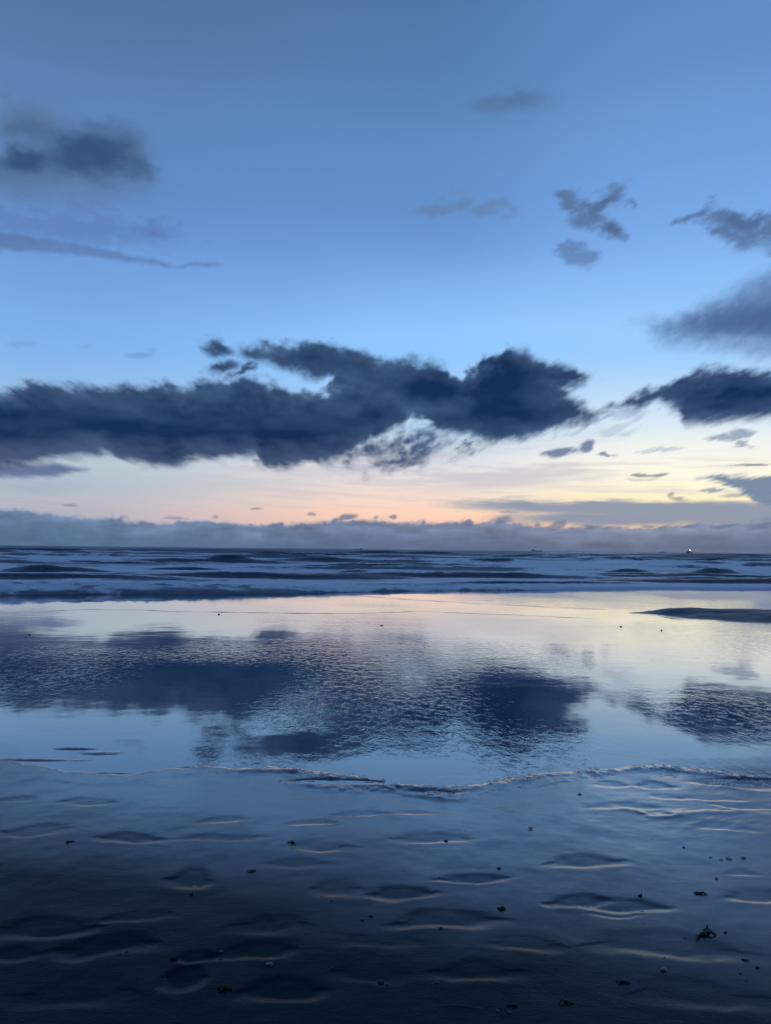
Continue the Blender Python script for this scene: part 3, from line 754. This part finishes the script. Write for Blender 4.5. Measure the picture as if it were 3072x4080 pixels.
def frond(bm, L, w, th, ang, bend, seed, lift=0.0):
    """a flat weed frond lying on the sand: a ribbon with thickness"""
    n = 12; x = y = 0.0; a = ang; rows = []
    for i in range(n + 1):
        t = i / n
        ww = w * (0.35 + 0.65 * math.sin(math.pi * min(t * 1.1 + .08, 1))) * (1 + 0.3 * math.sin(i * 2.3 + seed))
        nx_, ny_ = -math.sin(a), math.cos(a)
        z = lift * math.sin(math.pi * t) + 0.2 * th * math.sin(i * 1.7 + seed)
        rows.append([bm.verts.new((x + nx_ * ww, y + ny_ * ww, z - th * .3)), bm.verts.new((x + nx_ * ww * .3, y + ny_ * ww * .3, z + th)),
                     bm.verts.new((x - nx_ * ww * .5, y - ny_ * ww * .5, z + th * .6)), bm.verts.new((x - nx_ * ww, y - ny_ * ww, z - th * .4))])
        x += math.cos(a) * L / n; y += math.sin(a) * L / n; a += bend / n * (1 + 0.6 * math.sin(i + seed))
    for r0, r1 in zip(rows[:-1], rows[1:]):
        for k in range(4):
            bm.faces.new((r0[k], r1[k], r1[(k + 1) % 4], r0[(k + 1) % 4]))
    bm.faces.new(rows[0][::-1]); bm.faces.new(rows[-1])

def spot(px, py):
    gx, gy = ground(px, py)
    gz = float(sand_height(np.array([[gx]]), np.array([[gy]]))[0, 0])
    return (float(gx), float(gy), max(gz, 0.0)), math.sqrt(gx * gx + gy * gy + EYE * EYE) / F0

def pebble(px, py, w, h, label, mat=None, name='pebble', cat='pebble', group=None):
    loc, m_px = spot(px, py)
    sx = w * m_px / 2 * 0.68; sz = max(h * m_px / 2 * 0.75, 0.002)
    bm = bmesh.new(); lump_bm(bm, sx, sx * rnd.uniform(.6, .9), sz, rnd.randint(1, 9999), (0, 0, sz * 0.2), rnd.uniform(-.5, .5))
    return link(name, bm_mesh(name, bm), mat or stone_m, label=label, cat=cat, group=group, loc=loc)

def weed(px, py, w, label, n=6, thick=0.004, lift=0.008, name='seaweed_clump', cat='seaweed', ang0=0.0, group=None):
    loc, m_px = spot(px, py); L = w * m_px * (1.0 if w > 80 else 0.72)
    bm = bmesh.new()
    for i in range(n):
        frond(bm, L * rnd.uniform(.4, .65), L * 0.07, thick, ang0 + rnd.choice((0, math.pi)) + rnd.uniform(-.5, .5), rnd.uniform(-1.2, 1.2), i * 1.3, lift * rnd.uniform(.3, 1.2))
    lump_bm(bm, L * .14, L * .10, thick * 2.2, rnd.randint(1, 999), (L * .02, 0, thick), sub=2, amp=.4)
    return link(name, bm_mesh(name, bm), dark_weed, label=label, cat=cat, group=group, loc=loc)

# the dark clump at lower right with one upright bit
o = weed(2798, 3738, 90, 'dark ragged seaweed clump with an upright stub, lying on the sand at lower right', n=9, thick=.005, lift=.012, ang0=.45)
loc, m_px = spot(2818, 3725)
bm = bmesh.new(); lump_bm(bm, .006, .005, .017, 5, (0, 0, .012), 0.2, 2, .3)
link('stub', bm_mesh('stub', bm), dark_weed, parent=o, loc=(loc[0] - o.location[0], loc[1] - o.location[1], loc[2] - o.location[2]))
pebble(2890, 3729, 15, 11, 'small round dark pebble just right of the large ragged seaweed clump')
weed(895, 3956, 60, 'flat dark leaf of seaweed with a pale tip near the bottom left of centre', n=4, thick=.005, lift=.004, ang0=.15)
weed(690, 3836, 40, 'small dark weed scrap lying in the V-shaped footprint at lower left', n=4, thick=.004, lift=.004)
weed(765, 3572, 30, 'thin dark weed scrap at the tip of the upper V-shaped footprint', n=3, thick=.003, lift=.003)
weed(268, 3364, 56, 'slanting dark strand of weed between two hollows at left', n=2, thick=.003, lift=.004, ang0=1.1)
weed(2000, 3633, 40, 'dark weed scrap at the right end of the wide hollow in the centre foreground', n=4, thick=.004, lift=.005)
weed(1165, 3366, 46, 'dark weed scrap on the left end of a hollow below the pool edge', n=4, thick=.004, lift=.003)
weed(2790, 3573, 60, 'tangle of dark and pale weed strands on the sand at the right edge hollow', n=5, thick=.003, lift=.008, ang0=-.3)
weed(2555, 3580, 30, 'small dark weed scrap above the deep double footprint at right', n=3, thick=.004, lift=.004)
weed(2115, 3312, 26, 'tiny dark weed tuft alone on smooth sand right of centre', n=3, thick=.003, lift=.008)
weed(1990, 3470, 18, 'tiny dark tuft on smooth bluish sand beyond the centre hollows', n=3, thick=.003, lift=.005)
weed(1000, 3480, 44, 'dark shred of weed at left centre beside a shallow hollow', n=3, thick=.003, lift=.004)
weed(2480, 3926, 60, 'low tangle of weed strands on the dark sand at lower right centre', n=5, thick=.003, lift=.004)
pebble(1518, 3926, 26, 18, 'rounded pebble standing alone in the darkest sand at bottom centre')
pebble(1541, 3936, 14, 9, 'tiny stone touching the lone pebble at bottom centre')
pebble(1741, 3930, 14, 9, 'tiny pebble to the right of the lone pebble at bottom centre')
pebble(1443, 3677, 20, 11, 'left stone of a close pair in the middle of the foreground')
pebble(1478, 3661, 24, 12, 'right stone of a close pair in the middle of the foreground')
pebble(1758, 3713, 22, 12, 'small stone on the near rim of the wide centre hollow')
pebble(1777, 3356, 24, 14, 'dark stone on the near lip of the hollow under the pool edge')
pebble(505, 3803, 18, 10, 'small stone on the rim of the hollow at lower left')
pebble(880, 3803, 20, 9, 'small stone between the V-shaped footprint and the hollows right of it')
pebble(1072, 3858, 34, 12, 'flat stone by the left edge of the bottom centre footprint')
pebble(2832, 3425, 16, 8, 'leftmost of four small pale shells in a loose row at right', shell_m, 'shell', 'shell')
pebble(2874, 3435, 22, 9, 'second from left of four shells in a loose row at right', shell_m, 'shell', 'shell')
pebble(2906, 3431, 30, 12, 'third from left and largest of four shells in a loose row at right', shell_m, 'shell', 'shell')
pebble(2962, 3427, 30, 13, 'rightmost of four pale shells in a loose row at right', shell_m, 'shell', 'shell')
pebble(2855, 3511, 16, 8, 'dark pebble a little below the loose row of shells at right')
pebble(2725, 3386, 14, 8, 'tiny dark pebble left of the loose row of shells')
pebble(2646, 3882, 34, 13, 'pale-topped stone below the long rim of sand at lower right')
pebble(3018, 3867, 22, 12, 'small stone near the right edge of the photo at lower right')
pebble(2972, 3836, 34, 10, 'flat dark stone just left of the one by the right edge', None)
pebble(2950, 3892, 18, 8, 'tiny pebble below two stones near the lower right edge')
pebble(2310, 3172, 18, 8, 'tiny dark pebble between two hollows close to the pool edge')
pebble(2728, 3748, 12, 6, 'tiny stone left of the large ragged seaweed clump')
pebble(1982, 4046, 18, 9, 'small stone beneath the thin ridge of debris at the bottom')
pebble(2030, 4052, 20, 10, 'stone right of the thin ridge of debris at the bottom edge')
weed(2045, 4025, 46, 'short dark weed scrap right of the debris ridge at the bottom edge', n=3, thick=.003, lift=.004)
weed(2255, 4008, 60, 'curved strand of weed with a bright edge near the bottom right of centre', n=3, thick=.003, lift=.009, ang0=-.35)
# far specks on the film of water
pebble(872, 2449, 13, 8, 'single dark stone on the shining wet beach left of centre, far off')
pebble(118, 2530, 16, 8, 'upper right of two dark stones on the wet beach at far left')
pebble(102, 2539, 10, 6, 'lower left of two dark stones on the wet beach at far left')
pebble(2474, 2498, 14, 7, 'dark stone on the yellow-lit wet beach, left of a pair')
pebble(2636, 2513, 9, 9, 'dark stone on the yellow-lit wet beach, right of a pair')
pebble(1521, 2493, 18, 6, 'low dark stone on the pink-lit wet beach near the centre')
# ridge of debris at the bottom
pts = [(1775, 4024), (1830, 4018), (1880, 4026), (1955, 4022)]
me = lip(pts, .007, .006, 977, z0=.012)
link('seaweed_strand', me, dark_weed, label='thin ridge of dark weed running level along the bottom edge', cat='seaweed')
# countless crumbs of sand and shell
bm = bmesh.new()
gp = []
for k in range(200):
    px = rnd.uniform(1200, 3200) if rnd.random() < .75 else rnd.uniform(-100, 1500); py = rnd.uniform(3250, 4150)
    if vnoise(np.array([px / 130.0]), np.array([py / 60.0]), 5)[0] >= .55: gp.append((px, py))
gp = np.array(gp); gx_, gy_ = ground(gp[:, 0], gp[:, 1]); gz_ = np.maximum(sand_height(gx_[None], gy_[None])[0], 0)
for k in range(len(gp)):
    r_ = rnd.uniform(.0010, .0030)
    lump_bm(bm, r_ * rnd.uniform(1, 2.2), r_, r_ * .7, k, (gx_[k], gy_[k], gz_[k] + r_ * .2), rnd.uniform(-.6, .6), 1, .3)
link('grit', bm_mesh('grit', bm), castm, kind='stuff')

# froth clinging to the edge of the pool
frothm = principled('froth', (0.8, 0.8, 0.8), 0.3, 0.5)
bm = bmesh.new()
gp = []
for k in range(900):
    px = 1050 + 2150 * rnd.random() ** 0.85
    if vnoise(np.array([px / 90.0]), np.array([3.0]), 6)[0] < .42: continue
    gx = float(ground(px, 3090)[0])
    gp.append((gx, float(np.interp(gx, ex, ey)) + rnd.gauss(-0.03, 0.035) + (rnd.random() < .3) * rnd.uniform(-.22, 0)))
gp = np.array(gp); gz_ = np.maximum(sand_height(gp[None, :, 0], gp[None, :, 1])[0], 0)
for k in range(len(gp)):
    r_ = rnd.uniform(.003, .009)
    lump_bm(bm, r_ * rnd.uniform(1.2, 3.5), r_, r_ * .22, k, (gp[k, 0], gp[k, 1], gz_[k]), rnd.uniform(-.4, .4), 1, .35)
link('froth', bm_mesh('froth', bm), frothm, kind='stuff')

# ------------------------------------------------------------------ vessels on the horizon
hullm = principled('hazed_ship_paint', (0.26, 0.30, 0.36), 0.6, 0.3)  # grey lightened: distance haze put into the hull colour
whitem = principled('white_paint', (0.45, 0.46, 0.48), 0.5, 0.3)
lampm, nt, out = new_mat('lit_lamp')
e_ = nt.nodes.new('ShaderNodeEmission'); e_.inputs[0].default_value = (1, 0.98, 0.95, 1); e_.inputs[1].default_value = 12
nt.links.new(e_.outputs[0], out.inputs[0])

def box(bm, x0, x1, y0, y1, z0, z1, taper=0.0):
    vs = [bm.verts.new(p) for p in ((x0 + taper, y0, z0), (x1 - taper, y0, z0), (x1 - taper, y1, z0), (x0 + taper, y1, z0), (x0, y0, z1), (x1, y0, z1), (x1, y1, z1), (x0, y1, z1))]
    for f_ in ((0, 3, 2, 1), (4, 5, 6, 7), (0, 1, 5, 4), (1, 2, 6, 5), (2, 3, 7, 6), (3, 0, 4, 7)): bm.faces.new([vs[i] for i in f_])

def part(name, boxes, mat, parent):
    bm = bmesh.new()
    for b in boxes: box(bm, *b)
    me = bpy.data.meshes.new(name); bm.to_mesh(me); bm.free()
    return link(name, me, mat, parent=parent)

def at_far(px, dist):
    d = ray(px, 2189.0); return (float(d[0] / d[1] * dist), dist, 0.0)

def ship(px, dist, L, label, flip=1):
    r = link('cargo_ship', None, None, label=label, cat='ship', loc=at_far(px, dist))
    part('hull', [(-L / 2, L / 2, -L * .07, L * .07, -0.5, L * .065, L * .04)], hullm, r)
    part('bridge', [(flip * L * .30 - L * .06, flip * L * .30 + L * .06, -L * .05, L * .05, L * .065, L * .16)], whitem, r)
    part('funnel', [(flip * L * .40 - L * .015, flip * L * .40 + L * .015, -L * .02, L * .02, L * .065, L * .15)], hullm, r)
    part('mast', [(-flip * L * .38 - .5, -flip * L * .38 + .5, -.5, .5, L * .065, L * .14)], hullm, r)
    return r
ship(1428, 4200, 44, 'faint grey ship on the horizon left of the other two, near the centre')
ship(2138, 4200, 62, 'longest faint grey ship on the horizon, between the centre and the lit boat', -1)
ship(2636, 4500, 40, 'small faint ship on the horizon just left of the brightly lit boat')
b = link('fishing_boat', None, None, label='boat with a brilliant white lamp on the horizon at right', cat='boat', loc=at_far(2746, 1300))
part('hull', [(-6, 6, -2, 2, -.4, 2.0, 1.0)], hullm, b)
part('cabin', [(-3.5, 0.5, -1.4, 1.4, 2.0, 4.2)], whitem, b)
part('mast', [(1.4, 1.7, -.15, .15, 2.0, 5.2)], hullm, b)
bm = bmesh.new(); lump_bm(bm, .6, .6, .6, 1, (1.5, 0, 5.6), 0, 2, 0.0)
link('lamp', bm_mesh('lamp', bm), lampm, parent=b)
